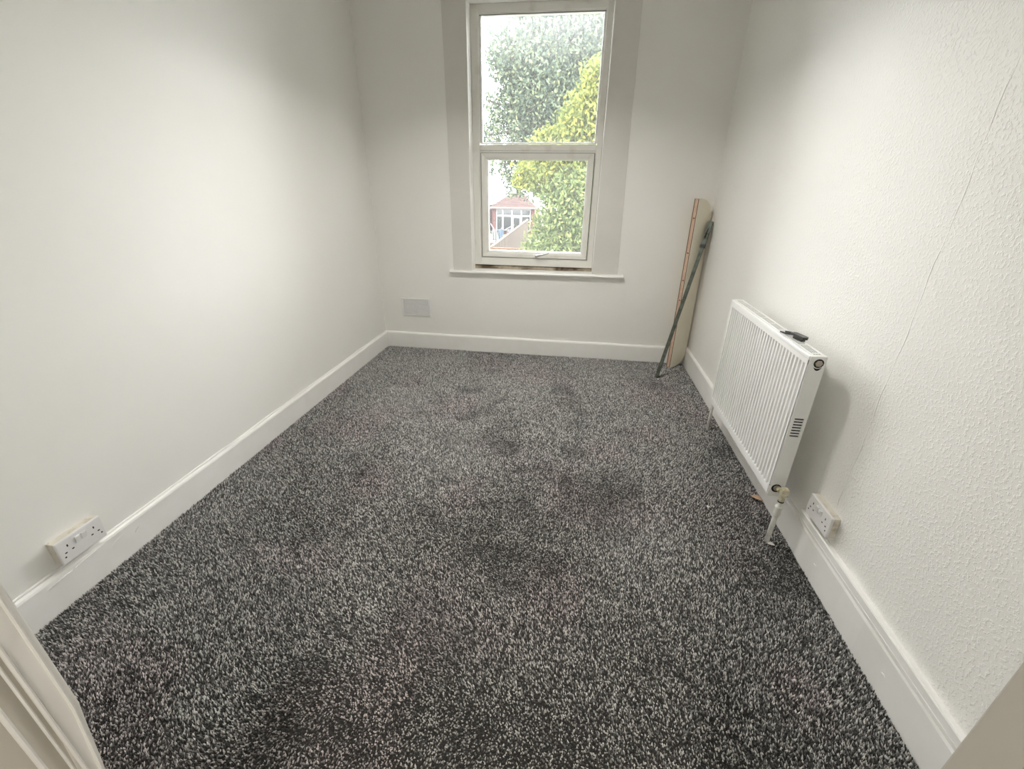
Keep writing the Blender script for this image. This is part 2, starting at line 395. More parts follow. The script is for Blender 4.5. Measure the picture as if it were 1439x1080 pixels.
def glass(name, top_mist):
    m = bpy.data.materials.new(name); m.use_nodes = True; t = m.node_tree; t.nodes.clear()
    out = t.nodes.new('ShaderNodeOutputMaterial')
    tr_ = t.nodes.new('ShaderNodeBsdfTransparent'); tr_.inputs['Color'].default_value = (.97, .97, .965, 1)
    gl = t.nodes.new('ShaderNodeBsdfGlossy'); gl.inputs['Roughness'].default_value = .45
    tl = t.nodes.new('ShaderNodeBsdfTranslucent'); tl.inputs['Color'].default_value = (.95, .97, 1.0, 1)
    fr = t.nodes.new('ShaderNodeFresnel'); fr.inputs['IOR'].default_value = 1.45
    a = t.nodes.new('ShaderNodeMixShader'); b_ = t.nodes.new('ShaderNodeMixShader')
    t.links.new(fr.outputs[0], a.inputs[0]); t.links.new(tr_.outputs[0], a.inputs[1]); t.links.new(gl.outputs[0], a.inputs[2])
    co = t.nodes.new('ShaderNodeTexCoord'); mp = t.nodes.new('ShaderNodeMapping'); mp.inputs['Scale'].default_value = (90, 90, 22)
    n = t.nodes.new('ShaderNodeTexNoise'); n.inputs['Scale'].default_value = 1; n.inputs['Detail'].default_value = 3
    sx = t.nodes.new('ShaderNodeSeparateXYZ'); mr = t.nodes.new('ShaderNodeMapRange')
    t.links.new(co.outputs['Object'], mp.inputs[0]); t.links.new(mp.outputs[0], n.inputs['Vector'])
    t.links.new(co.outputs['Object'], sx.inputs[0]); t.links.new(sx.outputs['Z'], mr.inputs['Value'])
    # condensation gathers towards the head of the pane
    mr.inputs['From Min'].default_value = 1.30 if top_mist else 3; mr.inputs['From Max'].default_value = 1.72 if top_mist else 4
    mr.inputs['To Min'].default_value = 0; mr.inputs['To Max'].default_value = 1
    nr = t.nodes.new('ShaderNodeMapRange'); nr.inputs['From Min'].default_value = .3; nr.inputs['From Max'].default_value = .7
    nr.inputs['To Min'].default_value = .35; nr.inputs['To Max'].default_value = 1
    t.links.new(n.outputs['Fac'], nr.inputs['Value'])
    pw = t.nodes.new('ShaderNodeMath'); pw.operation = 'POWER'; pw.inputs[1].default_value = 2.0
    t.links.new(mr.outputs[0], pw.inputs[0])
    mu = t.nodes.new('ShaderNodeMath'); mu.operation = 'MULTIPLY'; t.links.new(pw.outputs[0], mu.inputs[0]); t.links.new(nr.outputs[0], mu.inputs[1])
    m2 = t.nodes.new('ShaderNodeMath'); m2.operation = 'MULTIPLY_ADD'; m2.inputs[1].default_value = .085; m2.inputs[2].default_value = .013  # constant part is a pale veil imitating overexposed haze outdoors
    t.links.new(mu.outputs[0], m2.inputs[0])
    t.links.new(m2.outputs[0], b_.inputs[0]); t.links.new(a.outputs[0], b_.inputs[1]); t.links.new(tl.outputs[0], b_.inputs[2])
    t.links.new(b_.outputs[0], out.inputs['Surface'])
    return m
g = MB(); g.box((FX0 + .06, FY + .030, TZ1 - .01), (FX1 - .045, FY + .034, FZ1 - .055)); tag(wpart(g, 'pane', glass('misted_glass', True)), 'upper pane, misted with condensation at its top')
g = MB(); g.box((-.730, FY + .030, .840), (.048, FY + .034, 1.535)); wpart(g, 'pane', glass('view_haze_glass', False), 0, sash_o)
# rotten packer strip under the frame
n = 40; vs_ = []; fs = []
for i in range(n + 1):
    x = FX0 + (FX1 - FX0)*i/n; a = .004*vnoise(np.array([0., i*.37]), np.array([0., 1.3]), 1, 4)[1]
    vs_ += [(x, FY + .004 - a, .700), (x, FY + .006 - 2*a + .003*math.sin(i*1.7), .722), (x, FY + .012, .738)]
for i in range(n): k = i*3; fs += [(k, k+3, k+4, k+1), (k+1, k+4, k+5, k+2)]
wpart(MB().add(vs_, fs), 'rotten_packer', M_grime)
pk = MB(); pk.box((FX0, FY + .012, .70), (FX1, FY + .12, .738)); wpart(pk, 'packer', M_upvc)
# reveals: thin bright linings of the recess
rv = MB(); rv.box((WX0 - .001, YB - .004, WZ0), (WX0 + .003, FY, WZ1)); wpart(rv, 'reveal', M_gloss, .001)
rv = MB(); rv.box((WX1 - .003, YB - .004, WZ0), (WX1 + .001, FY, WZ1)); wpart(rv, 'reveal', M_gloss, .001)
rv = MB(); rv.box((WX0, YB - .004, WZ1 - .003), (WX1, FY, WZ1 + .001)); wpart(rv, 'reveal', M_gloss, .001)
# flat side linings (old shutter boards) either side
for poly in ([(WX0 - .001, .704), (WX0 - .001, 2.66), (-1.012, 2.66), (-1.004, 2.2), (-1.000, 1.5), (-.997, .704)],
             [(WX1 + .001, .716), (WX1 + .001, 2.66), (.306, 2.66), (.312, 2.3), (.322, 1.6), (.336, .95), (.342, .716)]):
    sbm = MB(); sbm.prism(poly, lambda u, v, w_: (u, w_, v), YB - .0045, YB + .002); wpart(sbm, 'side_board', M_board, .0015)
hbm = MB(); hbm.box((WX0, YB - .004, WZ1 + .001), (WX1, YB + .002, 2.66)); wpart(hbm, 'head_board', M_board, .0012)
# window board: nosed front, sagging a little to the left
sl = MB(); prof = [(FY + .010, .704), (YB - .026, .701), (YB - .034, .697), (YB - .037, .690), (YB - .034, .683), (YB - .026, .680), (YB + .0, .680), (FY, .690)]
vs_ = []; n = 14; k = len(prof)
for i in range(n + 1):
    x = -1.025 + (1.412)*i/n; dz = .004 + .006*i/n + .0008*math.sin(i*1.4)
    inside = WX0 < x < WX1
    for y, z in prof: vs_.append((x, y, z + dz))
def sill_box(x0, x1, yback):
    pr = [(yback, .705), (YB - .026, .702), (YB - .034, .698), (YB - .037, .691), (YB - .034, .684), (YB - .026, .681), (yback, .681)]
    n = max(2, int((x1-x0)/.08)); vv = []; ff = []; k = len(pr)
    for i in range(n + 1):
        x = x0 + (x1-x0)*i/n; dz = .007*(x + 1.025)/1.412 + .0007*math.sin(x*17)
        for y, z in pr: vv.append((x, y, z + dz))
    for i in range(n):
        for j in range(k): ff.append((i*k+j, i*k+(j+1) % k, (i+1)*k+(j+1) % k, (i+1)*k+j))
    ff += [tuple(range(k)), tuple(range(n*k, n*k+k))]
    return vv, ff
S = MB(); S.add(*sill_box(-1.025, .387, YB + .0005)); S.add(*sill_box(WX0 + .001, WX1 - .001, FY + .008))
wpart(S, 'window_sill', M_gloss, .0012)
# outside sill
o_ = MB(); o_.box((WX0, FY + .06, .66), (WX1, YB + WALL_T + .06, .70)); wpart(o_, 'outer_sill', mat('grey_stone_sill', (.4, .39, .37), .8), .004)

# ------------------------------------------------------------------ air vent
vx0, vx1, vz0, vz1 = -1.481, -1.218, .291, .447
v = thing('air_vent', ((vx0+vx1)/2, YB, vz0), 'small white plastic louvred air vent low on window wall', 'vent')
def vp(mb, name, m=M_vent, bevel=0):
    o = mb.build(name, m, v, bevel=bevel); o.data.transform(Matrix.Translation((-(vx0+vx1)/2, -YB, -vz0))); return o
vp(ring(MB(), vx0, vx1, vz0, vz1, .016, .016, .014, .014, YB - .009, YB + .001), 'frame', bevel=.002)
vp(MB().box((vx0 + .01, YB - .001, vz0 + .01), (vx1 - .01, YB + .0005, vz1 - .01)), 'backing', mat('vent_backing_grey', (.72, .72, .73), .7))  # plain light grey plate behind the slats
for i in range(11):
    z = vz0 + .018 + i*.0112
    q = MB(); q.prism([(YB - .0075, z), (YB - .001, z + .0065), (YB - .001, z + .0085), (YB - .0085, z + .0015)], lambda u, w_, s: (s, u, w_), vx0 + .015, vx1 - .015)
    vp(q, 'slat')
vp(MB().box((vx0 + .126, YB - .0092, vz0 + .013), (vx0 + .134, YB - .004, vz1 - .013)), 'mullion')

# ------------------------------------------------------------------ double sockets
def socket(label, depth):
    """local axes: u along the wall (x), face towards -y, z up; origin at the plate's lower middle on the wall"""
    T = thing('double_socket', (0, 0, 0), label, 'socket')
    W, Hh = .146, .086
    MB().box((-W/2 + .001, -(depth - .009), .001), (W/2 - .001, .002, Hh - .001)).build('back_box', M_pat, T, bevel=.002)
    pl = MB().box((-W/2, -depth, 0), (W/2, -(depth - .010), Hh)).build('face_plate', M_sock, T, bevel=.0028)
    for cx in (-.043, .043):
        for (dx, dz, w, h_) in ((0, .059, .0042, .0085), (-.011, .037, .0070, .0044), (.011, .037, .0070, .0044)):
            MB().box((cx + dx - w/2, -(depth + .0003), dz - h_/2), (cx + dx + w/2, -(depth - .003), dz + h_/2)).build('pin_hole', M_dark, T)
    for cx in (-.0105, .0105):
        r_ = MB(); r_.prism([(-(depth - .002), .047), (-(depth + .0015), .047), (-(depth + .0055), .071), (-(depth - .002), .071)], lambda u, w_, s: (s, u, w_), cx - .008, cx + .008)
        r_.build('switch', M_bead, T, bevel=.0008)
    for cx in (-.060, .060):
        MB().tube([(cx, -(depth - .003), .023), (cx, -(depth + .0004), .023)], .0030, 10).build('screw_cap', M_dark, T)
    return T
s1 = socket('white double socket on a cream box low on the smooth left wall', .036)
s1.location = (XL, .849 + .073, .160); s1.rotation_euler = (0, 0, math.radians(90))
s2 = socket('white double socket above the trunking near the radiator valve', .030)
s2.location = (XR, 1.318 + .073, .2145); s2.rotation_euler = (0, 0, math.radians(-90))

# ------------------------------------------------------------------ radiator
RY0, RY1, RZ0, RZ1 = 1.552, 2.424, .205, .807
RF, RB = XR - .131, XR - .078             # front and back of the body
rad = thing('radiator', ((RF+RB)/2, (RY0+RY1)/2, 0), 'white fluted steel panel radiator hung on the textured right wall', 'radiator')
def rp_(mb, name, m=M_rad, bevel=0, smooth=False, parent=None):
    o = mb.build(name, m, parent or rad, bevel=bevel, smooth=smooth)
    o.data.transform(Matrix.Translation((-(RF+RB)/2, -(RY0+RY1)/2, 0))); return o
ng = 31; g0, g1 = 1.583, 2.388; pitch = (g1 - g0)/(ng - 1)
ys = [RY0 + .012]; dep = [0.0]
for i in range(ng):
    c0 = g0 + i*pitch
    for off, d in ((-.33, 0), (-.29, .5), (-.24, 1), (.24, 1), (.29, .5), (.33, 0)):
        ys.append(c0 + off*pitch); dep.append(d)
ys.append(RY1 - .004); dep.append(0.0)
zz = [RZ0 + .004, RZ0 + .034, RZ0 + .040, RZ0 + .048, RZ0 + .058, RZ1 - .058, RZ1 - .048, RZ1 - .041, RZ1 - .034, RZ1 - .006]
zf = [0, 0, .45, .85, 1, 1, .85, .45, 0, 0]
GD = .022
vs_ = [(RF + GD*d*fz, y, z) for z, fz in zip(zz, zf) for y, d in zip(ys, dep)]
k = len(ys); fs = [(j*k+i, j*k+i+1, (j+1)*k+i+1, (j+1)*k+i) for j in range(len(zz)-1) for i in range(k-1)]
fp = MB().add(vs_, fs)
o = rp_(fp, 'front_panel', smooth=False)
md = o.modifiers.new('thick', 'SOLIDIFY'); md.thickness = .0015; md.offset = -1
# rolled top edge and recessed seam beside the end cover
rp_(MB().box((RF - .0035, RY0 + .006, RZ1 - .016), (RF + .006, RY1 - .004, RZ1 - .001)), 'top_lip', bevel=.0025)
rp_(MB().box((RF - .001, RY0 + .004, RZ0), (RF + .008, RY1 - .004, RZ0 + .007)), 'bottom_lip', bevel=.002)
rp_(MB().box((RF + .0265, RY0 + .012, RZ0 + .01), (RB - .012, RY1 - .01, RZ1 - .012)), 'convector', M_cavity)
rp_(MB().box((RB - .006, RY0 + .006, RZ0 + .006), (RB - .001, RY1 - .006, RZ1 - .006)), 'back_panel', bevel=.001)
# top grille: rails and many cross bars, real openings between them
ga, gb_ = RF + .006, RB - .001
tg = MB(); tg.box((ga, RY0 + .004, RZ1 - .003), (ga + .010, RY1 - .004, RZ1)); tg.box((gb_ - .010, RY0 + .004, RZ1 - .003), (gb_, RY1 - .004, RZ1))
tg.box((ga + .010, RY0 + .003, RZ1 - .003), (gb_ - .010, RY0 + .022, RZ1)); tg.box((ga + .010, RY1 - .022, RZ1 - .003), (gb_ - .010, RY1 - .004, RZ1))
for q in (.0185, .027): tg.box((ga + q, RY0 + .02, RZ1 - .0028), (ga + q + .0018, RY1 - .02, RZ1 - .0004))
y = RY0 + .030
i = 0
while y < RY1 - .026:
    w = .012 if i % 8 == 0 else .0030
    sk = .004
    tg.add([(ga + .009, y, RZ1 - .0028), (ga + .009, y + w, RZ1 - .0028), (gb_ - .009, y + w + sk, RZ1 - .0028), (gb_ - .009, y + sk, RZ1 - .0028),
            (ga + .009, y, RZ1 - .0003), (ga + .009, y + w, RZ1 - .0003), (gb_ - .009, y + w + sk, RZ1 - .0003), (gb_ - .009, y + sk, RZ1 - .0003)],
           [(0,3,2,1),(4,5,6,7),(0,1,5,4),(1,2,6,5),(2,3,7,6),(3,0,4,7)])
    y += w + .0078; i += 1
rp_(tg, 'top_grille')
# end covers with louvre slots; the near one has the round port near its top
def end_cover(y0, y1, near):
    mb = MB(); x0, x1 = RF, RB
    if not near:
        mb.box((x0, y0, RZ0), (x1, y1, RZ1)); return rp_(mb, 'end_cover', bevel=.002)
    s0, s1, n = .480, .564, 7
    mb.box((x0, y0, RZ0), (x1, y1, s0)); mb.box((x0, y0, s1), (x1, y1, RZ1))
    mb.box((x0, y0, s0), (x0 + .0095, y1, s1)); mb.box((x1 - .0105, y0, s0), (x1, y1, s1))
    st = (s1 - s0)/n
    for i in range(n + 1):
        z = s0 + i*st
        mb.box((x0 + .0095, y0, max(s0, z - st*.20)), (x1 - .0105, y1, min(s1, z + st*.20)))
    o = rp_(mb, 'end_cover')
    rp_(MB().box((x0 + .004, y1 - .0005, s0 - .004), (x1 - .004, y1 + .004, s1 + .004)), 'slot_backing', M_dark)
    return o
ec = end_cover(RY0, RY0 + .005, True); end_cover(RY1 - .004, RY1, False)
rp_(MB().box((RF - .0015, RY0 + .0005, RZ0 + .004), (RF + .004, RY0 + .0048, RZ1 - .004)), 'edge_return', bevel=.001)
px, pz = XR - .1015, .782
p1 = MB(); p1.tube([(px, RY0 + .001, pz), (px, RY0 - .0012, pz)], .0165, 28); rp_(p1, 'port_ring', M_dark)
p2 = MB(); p2.tube([(px, RY0 - .0005, pz), (px, RY0 - .004, pz)], .0125, 6); rp_(p2, 'blanking_plug', M_plug, bevel=.001)
cr = MB(); outl = [(.0195*math.sin(a), -.0195*math.cos(a)) for a in [i*.13 for i in range(-6, 7)]]
outl = outl + [(.0195*math.sin(a), -.0195*math.cos(a) - .008*math.cos(a*2.0)) for a in [i*.13 for i in range(6, -7, -1)]]
cr.prism(outl, lambda u, w_, s: (px + u, s, pz + w_), RY0 - .0006, RY0 + .002); rp_(cr, 'port_notch', M_dark)
# lower port, valve and near pipe
vxc, vz = XR - .096, .246
q = MB(); q.tube([(vxc - .012, RY0 + .001, vz - .002), (vxc - .012, RY0 - .0012, vz - .002)], .0185, 26); rp_(q, 'port_ring', M_dark)
q = MB(); q.tube([(vxc - .012, RY0 - .0008, vz), (vxc - .012, RY0 - .006, vz)], .0125, 8); rp_(q, 'port_bush', M_plug)
val = rp_(MB().tube([(vxc - .006, RY0 + .001, vz), (vxc - .006, RY0 - .020, vz)], .0095, 14), 'valve', M_valve)
rp_(MB().box((vxc - .008, RY0 - .043, vz - .014), (vxc + .018, RY0 - .018, vz + .020)), 'valve_body', M_valve, .004, parent=val)
rp_(MB().tube([(vxc + .004, RY0 - .030, vz - .010), (vxc + .003, RY0 - .030, vz - .040)], [.012, .0105], 8), 'compression_nut', M_valve, 0, parent=val)
rp_(MB().tube([(vxc + .003, RY0 - .030, vz - .039), (vxc + .003, RY0 - .030, vz - .044)], .0115, 12), 'olive_ring', M_dark, 0, parent=val)
pipe = rp_(MB().tube([(vxc + .003, RY0 - .030, vz - .040), (vxc + .002, RY0 - .031, vz - .09), (vxc - .001, RY0 - .034, .10), (vxc - .004, RY0 - .036, -.002)], [.0075, .0085, .0095, .0095], 14), 'pipe', M_pipe, 0, True)
rp_(MB().tube([(vxc + .002, RY0 - .031, vz - .065), (vxc + .002, RY0 - .031, vz - .072), (vxc + .001, RY0 - .032, vz - .079), (vxc + .001, RY0 - .032, vz - .10), (vxc + .0005, RY0 - .0325, vz - .108)], [.0135, .0155, .0115, .0145, .0125], 14), 'pipe_collar', M_pipe, 0, True, pipe)
rp_(MB().tube([(vxc - .004, RY1 + .03, vz), (vxc - .004, RY1 - .002, vz)], .009, 12), 'valve', M_pipe, .001)
rp_(MB().tube([(vxc - .004, RY1 + .026, vz + .016), (vxc - .004, RY1 + .026, .12), (vxc - .004, RY1 + .026, -.002)], [.011, .0085, .0085], 12), 'pipe', M_pipe, 0, True)
for yy in (RY0 + .16, RY1 - .16):
    rp_(MB().box((RB - .002, yy - .015, RZ0 + .05), (XR - .0005, yy + .015, RZ1 - .08)), 'wall_bracket', M_rad, .002)

# small black clip / key lying on the grille
kx, ky = XR - .092, 1.748
K = thing('vent_key', (kx, ky, RZ1), 'small black plastic key lying on top of the radiator grille', 'key', rz=math.radians(12))
MB().prism([(-.013, -.038), (.004, -.042), (.013, -.034), (.012, .028), (.003, .036), (-.010, .030)], lambda u, w_, s: (u, w_, s), .0095, .020).build('grip', M_black, K, bevel=.002)
MB().tube([(-.008, .026, .013), (-.014, .056, .007), (-.015, .088, .0045)], .0032, 8).build('prong', M_black, K)
MB().tube([(.006, .028, .013), (.009, .060, .010), (.006, .088, .0055)], .0032, 8).build('prong', M_black, K)
MB().tube([(-.016, .066, .006), (.012, .060, .009)], .0028, 8).build('cross_bar', M_black, K)
MB().box((-.010, -.028, 0), (.008, .02, .0098)).build('foot', M_black, K, bevel=.001)

# ------------------------------------------------------------------ board in the corner
BA = math.radians(36); BW, BT, BL = .152, .044, 1.272
B = thing('rounded_board', (.830, 3.440, 0.006), 'tall cream board with rounded corners standing in the room corner', 'board', rz=BA)
R_ = .125
def outline(w, l, r_):
    pts = [(0, 0)]
    pts += [(w - r_ + r_*math.sin(a), r_*.9 - r_*.9*math.cos(a)) for a in [i*math.pi/2/10 for i in range(11)]]
    pts += [(w - r_ + r_*math.cos(a), l - r_ + r_*math.sin(a)) for a in [i*math.pi/2/10 for i in range(11)]]
    pts += [(0, l)]
    return pts
ol = outline(BW, BL, R_)
MB().prism(ol, lambda u, w_, s: (u, s, w_), 0, .003).build('face_leaf', M_cream, B, bevel=.0012)
MB().prism(ol, lambda u, w_, s: (u, s, w_), BT - .002, BT).build('back_leaf', M_cream, B, bevel=.0012)
MB().prism(outline(BW - .004, BL - .002, R_), lambda u, w_, s: (u + .001, s, w_ + .001), .0085, BT - .0085).build('core', M_ply, B)
for s0 in (.003, BT - .0085):
    MB().prism(outline(BW - .002, BL - .001, R_), lambda u, w_, s: (u, s, w_ + .0005), s0, s0 + .0055).build('glue_line', M_brown, B)
for z in (1.14, .90, .70, .55, .31):
    MB().box((-.0005, .014, z), (.003, .028, z + .007)).build('nail_mark', M_brown, B)

# ------------------------------------------------------------------ leaning metal pole
p0 = Vector((.688, 3.216, .006)); p1v = Vector((.952, 3.496, 1.126))
dv = (p1v - p0); Lp = dv.length
P = thing('metal_pole', p0, 'grey-green square metal pole leaning across the cream board', 'pole')
P.rotation_mode = 'QUATERNION'; P.rotation_quaternion = dv.to_track_quat('Z', 'Y') @ Matrix.Rotation(.35, 3, 'Z').to_quaternion()
def sq(a, z0, z1): return MB().box((-a, -a*.8, z0), (a, a*.8, z1))
sq(.0125, 0, Lp*.875).build('lower_tube', M_pole, P, bevel=.002)
sq(.0155, Lp*.845, Lp).build('upper_tube', M_pole, P, bevel=.002)
sq(.0175, Lp*.842, Lp*.862).build('collar', M_black, P, bevel=.001)
sq(.0160, Lp*.922, Lp*.930).build('collar', M_black, P, bevel=.001)
MB().tube([(0, -.013, Lp*.80), (0, .013, Lp*.80)], .004, 8).build('rivet', M_black, P)
MB().tube([(0, .004, Lp*.99), (.006, .020, Lp*.90)], .004, 8).build('catch', M_black, P)

# ------------------------------------------------------------------ bits on the carpet
def leafbit(x, y, z, s, m, name, label, cat, group=None, rz=0):
    mb = MB(); vs_ = []; n = 7
    for i in range(n):
        a = i/(n-1); w = s*.38*math.sin(math.pi*min(1, a*.94 + .03)); 
        for q in (-1, 0, 1): vs_.append((q*w, (a-.5)*s*1.3, .003 + .25*abs(q)*w + .08*s*math.sin(a*3)))
    top = len(vs_); vs_ += [(a, b2, c - .0008) for a, b2, c in vs_]
    fs = []
    for i in range(n-1):
        for q in (0, 1):
            k = i*3+q; fs += [(k, k+1, k+4, k+3), (top+k, top+k+3, top+k+4, top+k+1)]
    o = mb.add(vs_, fs).build(name, m); o.location = (x, y, z); o.rotation_euler = (0, 0, rz)
    return tag(o, label, cat, group)
leafbit(.925, 1.79, .008, .042, mat('dry_leaf_tan', (.48, .33, .22), .8), 'dry_leaf', 'curled tan dry leaf on the carpet against the right skirting', 'leaf', rz=1.0)
M_fl = mat('paint_flake_white', (.72, .70, .66), .7)
for i, (x, y, s) in enumerate(((.681, 1.692, .016), (.878, 1.49, .022), (-.218, .961, .007), (.746, 1.019, .007), (.70, 1.60, .010))):
    leafbit(x, y, .007, s, M_fl, 'paint_flake', ('white paint flake on the carpet left of the near radiator pipe', 'largest white paint flake, on carpet just below the radiator pipe',
            'tiny white paint flake alone on the bare middle carpet', 'tiny white paint flake on dark carpet furthest from the radiator pipe',
            'small white paint flake on open carpet beside another flake')[i], 'flake', 'paint flakes dropped on the carpet', rz=i*1.3)

# ------------------------------------------------------------------ unseen lamp fittings added around the fill lights
def lamp(name, x, y, label):
    T = thing(name, (x, y, CZ), label, 'added lamp')
    MB().tube([(0, 0, 0), (0, 0, -.03)], .17, 32).build('base', M_bead, T, bevel=.004)
    MB().tube([(0, 0, -.03), (0, 0, -.06), (0, 0, -.085)], [.17, .165, .13], 32).build('lamp_shade', mat('opal_diffuser', (.9, .9, .88), .4), T)
T = thing('added_pendant', (-.32, 2.35, CZ), 'white drum pendant light hanging in the middle of the room', 'added lamp')
MB().tube([(0, 0, 0), (0, 0, -.035)], [.05, .03], 16).build('ceiling_rose', M_bead, T)
MB().tube([(0, 0, -.03), (0, 0, -.30)], .004, 6).build('cord', M_bead, T)
MB().tube([(0, 0, -.20), (0, 0, -.40)], [.14, .19], 32, cap=False).build('lamp_shade', mat('white_lamp_shade', (.85, .84, .80), .7), T)
lamp('added_hall_light', 0, -.9, 'unseen round white ceiling light added in the hallway as fill')

# ------------------------------------------------------------------ outside
GZ = -2.4
gm = MB(); gm.box((-60, YB + WALL_T + .3, GZ - .3), (60, 90, GZ))
tag(gm.build('ground', mat('garden_lawn', (0.04, 0.052, 0.018), .95, noise=(1.5, (0.052, 0.048, 0.026), .35, .6))), kind='structure')
M_brick = mat('red_brick', (0.052, 0.015, 0.012), .85, noise=(3, (0.04, 0.012, 0.01), .3, .7))
M_tile = mat('red_clay_tile', (0.048, 0.024, 0.02), .8, noise=(2.5, (0.032, 0.018, 0.016), .3, .7))
M_wh = mat('white_painted_timber', (0.11, 0.11, 0.112), .5)
M_dgl = mat('dark_house_glass', (0.01, 0.012, 0.014), .12)
M_fence = mat('tan_fence_wood', (.050, .034, .021), .8, noise=(8, (.038, .025, .015), .3, .7))
M_orange = mat('orange_fence_wood', (.062, .030, .010), .8, noise=(8, (.048, .023, .008), .3, .7))
M_trunk = mat('bark', (0.032, 0.026, 0.02), .9)

def house(x0, x1, y, z_e, z_r, rx0, rx1, label, bays, depth=5.0):
    T = thing('house', ((x0+x1)/2, y, GZ), label, 'house', 'houses beyond the garden')
    ox, oz = (x0+x1)/2, GZ
    def pb(mb, name, m, parent=None, bevel=0):
        o = mb.build(name, m, parent or T, bevel=bevel); o.data.transform(Matrix.Translation((-ox, -y, -oz))); return o
    w = MB(); w.box((x0, y, GZ), (x0 + .32, y + .3, z_e)); w.box((x1 - .32, y, GZ), (x1, y + .3, z_e)); w.box((x0, y + .3, GZ), (x1, y + depth, z_e))
    pb(w, 'wall', M_brick)
    r = MB(); e = .22; yr = y + depth*.35
    r.add([(x0 - e, y - e, z_e), (x1 + e, y - e, z_e), (x1 + e, y + depth, z_e), (x0 - e, y + depth, z_e), (rx0, yr, z_r), (rx1, yr, z_r), (rx1, y + depth*.7, z_r), (rx0, y + depth*.7, z_r)],
          [(0,1,5,4), (1,2,6,5), (2,3,7,6), (3,0,4,7), (4,5,6,7), (3,2,1,0)])
    ro = pb(r, 'roof', M_tile)
    st = MB()
    for i in range(1, 11):
        a = i/11; st.box((x0 - e + (rx0 - x0 + e)*a, y - e + (yr - y + e)*a - .03, z_e + (z_r - z_e)*a), (x1 + e + (rx1 - x1 - e)*a, y - e + (yr - y + e)*a + .04, z_e + (z_r - z_e)*a + .045))
    so = pb(st, 'tile_courses', M_tile, ro); so['kind'] = 'stuff'
    pb(MB().box((rx0 - .1, yr - .1, z_r - .02), (rx1 + .1, yr + .1, z_r + .09)), 'ridge', M_tile, ro)
    pb(MB().box((x0 - e, y - e - .06, z_e - .10), (x1 + e, y - e + .04, z_e + .02)), 'gutter', mat('dark_gutter', (.05, .045, .045), .5))
    for b0, b1, z0, z1 in bays:
        f = pb(ring(MB(), b0, b1, z0, z1, .07, .07, .07, .07, y - .06, y + .1), 'window_frame', M_wh)
        pb(MB().box((b0 + .07, y + .0, z0 + .07), (b1 - .07, y + .03, z1 - .07)), 'pane', M_dgl, f)
    return T
# brick extension with a glazed front (door in its middle)
hx0, hx1 = -7.45, -3.75; ze = -.19
zt, zb_ = -.30, -2.18
bays = []
edges = [-7.10, -6.52, -5.72, -4.88, -4.08]
for i in range(4):
    bays.append((edges[i], edges[i+1], -.86, zt))
    if i != 2: bays.append((edges[i], edges[i+1], zb_ + .1, -.86))
h1 = house(hx0, hx1, 40, ze, .83, -6.25, -4.95, 'red brick extension with hipped tile roof and glazed white front', bays, 5)
dr = MB(); ring(dr, edges[2], edges[3], GZ, -.86, .16, .16, .16, .40, 39.9, 40.1)
d_o = dr.build('door', M_wh, h1); d_o.data.transform(Matrix.Translation((-(hx0+hx1)/2, -40, -GZ)))
dp = MB().box((edges[2] + .16, 39.97, GZ + .4), (edges[3] - .16, 40.0, -1.02)).build('pane', M_dgl, d_o); dp.data.transform(Matrix.Translation((-(hx0+hx1)/2, -40, -GZ)))
h2 = house(-13.1, -8.05, 41, -.05, 1.3, -11.9, -9.9, 'red brick house with white framed windows left of the extension', [(-9.15, -8.75, -1.7, -.45), (-8.7, -8.4, -1.7, -.45), (-10.6, -9.6, -1.7, -.45)], 6)

def fence(a, b_, h, label, m, n):
    a = Vector(a); b_ = Vector(b_); d = b_ - a; Ln = d.length; d.normalize()
    T = thing('garden_fence', a, label, 'fence'); T.rotation_euler = (0, 0, math.atan2(d.y, d.x))
    w = Ln/n; pl = MB(); gp = .016 if n > 100 else .006
    for i in range(n): pl.box((i*w + gp, -.010 - (.03 if i % 2 else 0), 0), ((i+1)*w - gp, .010, h - .03 - .01*(i % 3)))
    o = pl.build('boards', m, T); o['kind'] = 'stuff'
    MB().box((0, -.035, h - .04), (Ln, .035, h)).build('top_rail', m, T)
    MB().box((0, .012, h*.45), (Ln, .05, h*.45 + .07)).build('rail', m, T)
    for i in range(int(Ln/1.9) + 1): MB().box((i*1.9 - .04, .01, 0), (i*1.9 + .04, .09, h + .03)).build('post', m, T)
fence((-2.95, 15.2, GZ), (-3.35, 31.0, GZ), 1.86, 'long tan board fence running away between the gardens', M_fence, 110)
fence((-2.80, 14.8, GZ), (-1.0, 14.8, GZ), 1.93, 'short orange wooden fence panel at the near garden end', M_orange, 14)
fence((-6.4, 21.0, GZ), (-3.3, 19.4, GZ), 1.55, 'low weathered fence crossing the left garden', M_fence, 24)

